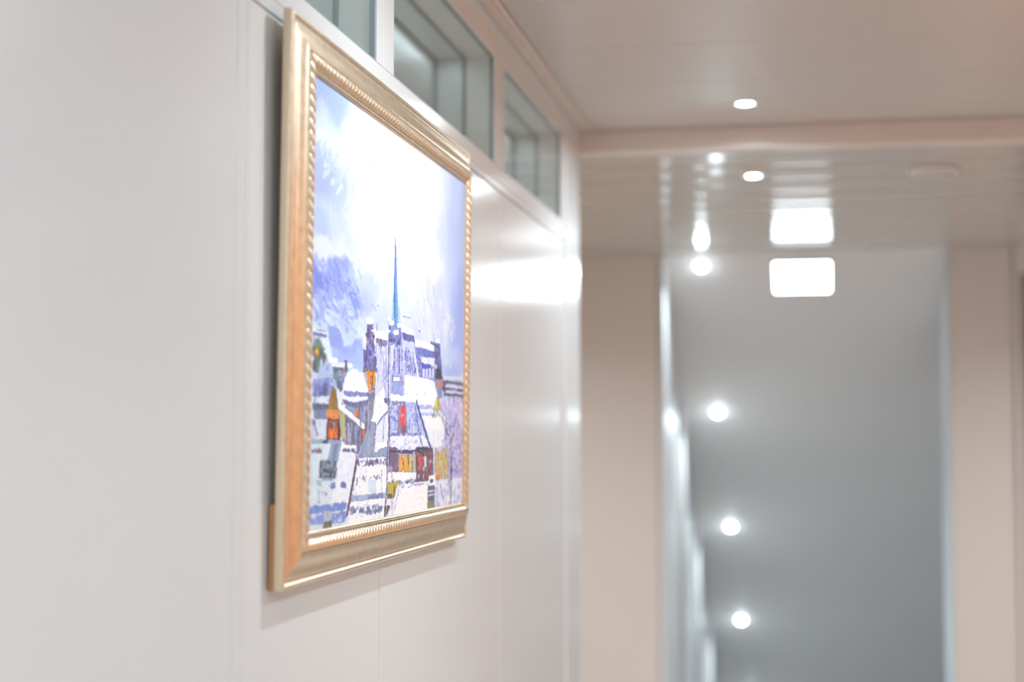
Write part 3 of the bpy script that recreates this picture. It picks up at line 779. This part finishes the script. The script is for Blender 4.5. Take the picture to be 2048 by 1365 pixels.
for op in OPS:
    k = op[0]
    if k == BLOB:
        c = hx(op[1]); y, z, ry, rz = op[2]; a = op[3]
        d = ((GY + SOFT * 60 - y) / max(ry, 1)) ** 2 + ((GZ + SOFT2 * 60 - z) / max(rz, 1)) ** 2
        m = np.clip(1.25 - d + FINE * 0.35, 0, 1) * a
        img += (c - img) * m[..., None]
    elif k == POLY:
        c = hx(op[1]); p = list(zip(op[2][0::2], op[2][1::2])); var, rag = op[3], op[4]
        ys = [q[0] for q in p]; zs = [q[1] for q in p]; wd = window(min(ys) - 4, max(ys) + 4, min(zs) - 4, max(zs) + 4)
        if not wd: continue
        m = inside(p, GY[wd] + JY[wd] * rag * 1.6, GZ[wd] + JZ[wd] * rag)
        col = c + (STRK[wd] * var * 2.2)[..., None] + (FINE[wd] * (8 + var))[..., None]
        img[wd][m] = col[m]; hgt[wd][m] = 0.25 + 0.4 * STRK[wd][m] + rng.random() * 0.25
    elif k == LINE:
        c = hx(op[1]); p = list(zip(op[2][0::2], op[2][1::2])); wd_, dry = op[3], op[4]
        wmm = max(wd_, 1.2)
        for (ya, za), (yb, zb) in zip(p, p[1:]):
            wn_ = window(min(ya, yb) - wmm, max(ya, yb) + wmm, min(za, zb) - wmm, max(za, zb) + wmm)
            if not wn_: continue
            Y = GY[wn_] + JY[wn_] * 1.2; Z = GZ[wn_] + JZ[wn_] * 0.8
            L2 = max((yb - ya) ** 2 + (zb - za) ** 2, 1e-6); t = np.clip(((Y - ya) * (yb - ya) + (Z - za) * (zb - za)) / L2, 0, 1)
            d = np.hypot((Y - ya - t * (yb - ya)), (Z - za - t * (zb - za)))
            m = (d < wmm * 0.5 * (0.8 + 0.6 * DRY[wn_])) & (DRY[wn_] > dry * 0.95)
            col = c + (FINE[wn_] * 26)[..., None]
            img[wn_][m] = col[m]; hgt[wn_][m] = 0.55 + 0.3 * FINE[wn_][m]
    elif k == DABS:
        pal = [hx(s) for s in op[1]]; p = list(zip(op[2][0::2], op[2][1::2])); n, bw, bh, ang = op[3:7]
        ys = [q[0] for q in p]; zs = [q[1] for q in p]; cnt = 0; tries = 0
        while cnt < n and tries < n * 12:
            tries += 1
            y = rng.uniform(min(ys), max(ys)); z = rng.uniform(min(zs), max(zs))
            if not inside(p, np.array([[y]]), np.array([[z]]))[0, 0]: continue
            cnt += 1; c = pal[rng.integers(len(pal))]
            vert = ang > 1.4
            a_ = (bw if not vert else bw) * rng.uniform(.5, 1.2) / 2; b_ = bh * rng.uniform(.5, 1.2) / 2; t_ = 0.0 if (ang == 0 or vert) else (ang if ang < .8 or ang > 1.25 else ang) + rng.uniform(-.35, .35)
            rr = max(a_, b_) + 2; wn_ = window(y - rr, y + rr, z - rr, z + rr)
            if not wn_: continue
            Y = GY[wn_] + JY[wn_] * 1.5 - y; Z = GZ[wn_] + JZ[wn_] * 1.5 - z
            u = Y * math.cos(t_) - Z * math.sin(t_); v = Y * math.sin(t_) + Z * math.cos(t_)
            m = ((u / a_) ** 4 + (v / b_) ** 4 < 1) & (DRY[wn_] > rng.uniform(0.2, 0.5))
            al = rng.uniform(.55, 1)
            img[wn_][m] = img[wn_][m] * (1 - al) + (c + rng.uniform(-8, 8)) * al; hgt[wn_][m] = 0.5 + 0.5 * FINE[wn_][m]
img += (FINE * 7)[..., None]
# broken dark outlines the knife leaves where two colours meet, on the buildings only
lum = img.mean(-1); gy_ = np.abs(np.gradient(lum, axis=1)) + np.abs(np.gradient(lum, axis=0))
gy_ = (gy_ + np.roll(gy_, 1, 0) + np.roll(gy_, 1, 1)) / 3
om = np.clip((gy_ - 12) / 18, 0, 1) * (DRY > 0.47) * (GZ < EDGE_Z) * 0.42
img += (np.array([104, 98, 158]) - img) * om[..., None]; hgt += om * 0.3
sp = np.clip((fbm(4, 4, 301, 1) - 0.80) * 9, 0, 1) * (GZ < EDGE_Z) * 0.35 * (fbm(60, 40, 311, 2) > 0.5)
img += (np.array([150, 150, 205]) - img) * sp[..., None]
ART_GAMMA, ART_GAIN = 1.28, 1.0
lin = srgb(np.clip(img, 0, 255)) ** ART_GAMMA * ART_GAIN
X = 18.5 + hgt * 0.45 + STRK * 0.25 + (fbm(2.6, 2.6, 201, 1) - .5) * 0.10
co = np.stack([X, GY, GZ], -1).reshape(-1, 3) / 1000.0
idx = np.arange(NX * NZ).reshape(NZ, NX)
quads = np.stack([idx[:-1, :-1], idx[:-1, 1:], idx[1:, 1:], idx[1:, :-1]], -1).reshape(-1, 4)
me = bpy.data.meshes.new('canvas')
me.vertices.add(len(co)); me.vertices.foreach_set('co', co.astype(np.float32).ravel())
me.loops.add(quads.size); me.loops.foreach_set('vertex_index', quads.astype(np.int32).ravel())
me.polygons.add(len(quads)); me.polygons.foreach_set('loop_start', (np.arange(len(quads)) * 4).astype(np.int32))
me.polygons.foreach_set('use_smooth', np.ones(len(quads), bool))
me.update(calc_edges=True)
at = me.color_attributes.new('paint', 'FLOAT_COLOR', 'POINT')
at.data.foreach_set('color', np.concatenate([lin.reshape(-1, 3), np.ones((NX * NZ, 1))], 1).astype(np.float32).ravel())
m = bpy.data.materials.new('oil_paint'); m.use_nodes = True; nt = m.node_tree; b = nt.nodes['Principled BSDF']
ca = nt.nodes.new('ShaderNodeVertexColor'); ca.layer_name = 'paint'
nt.links.new(ca.outputs['Color'], b.inputs['Base Color']); b.inputs['Roughness'].default_value = 0.36; b.inputs['Specular IOR Level'].default_value = 0.62
tc = nt.nodes.new('ShaderNodeTexCoord'); nz = nt.nodes.new('ShaderNodeTexNoise'); nz.inputs['Scale'].default_value = 700
bp = nt.nodes.new('ShaderNodeBump'); bp.inputs['Strength'].default_value = 0.12; bp.inputs['Distance'].default_value = 0.001
nt.links.new(tc.outputs['Object'], nz.inputs['Vector']); nt.links.new(nz.outputs['Fac'], bp.inputs['Height']); nt.links.new(bp.outputs['Normal'], b.inputs['Normal'])
me.materials.append(m)
link(bpy.data.objects.new('canvas', me), fr)['label'] = 'oil painting of snowy rooftops and a blue spire under a lavender sky'
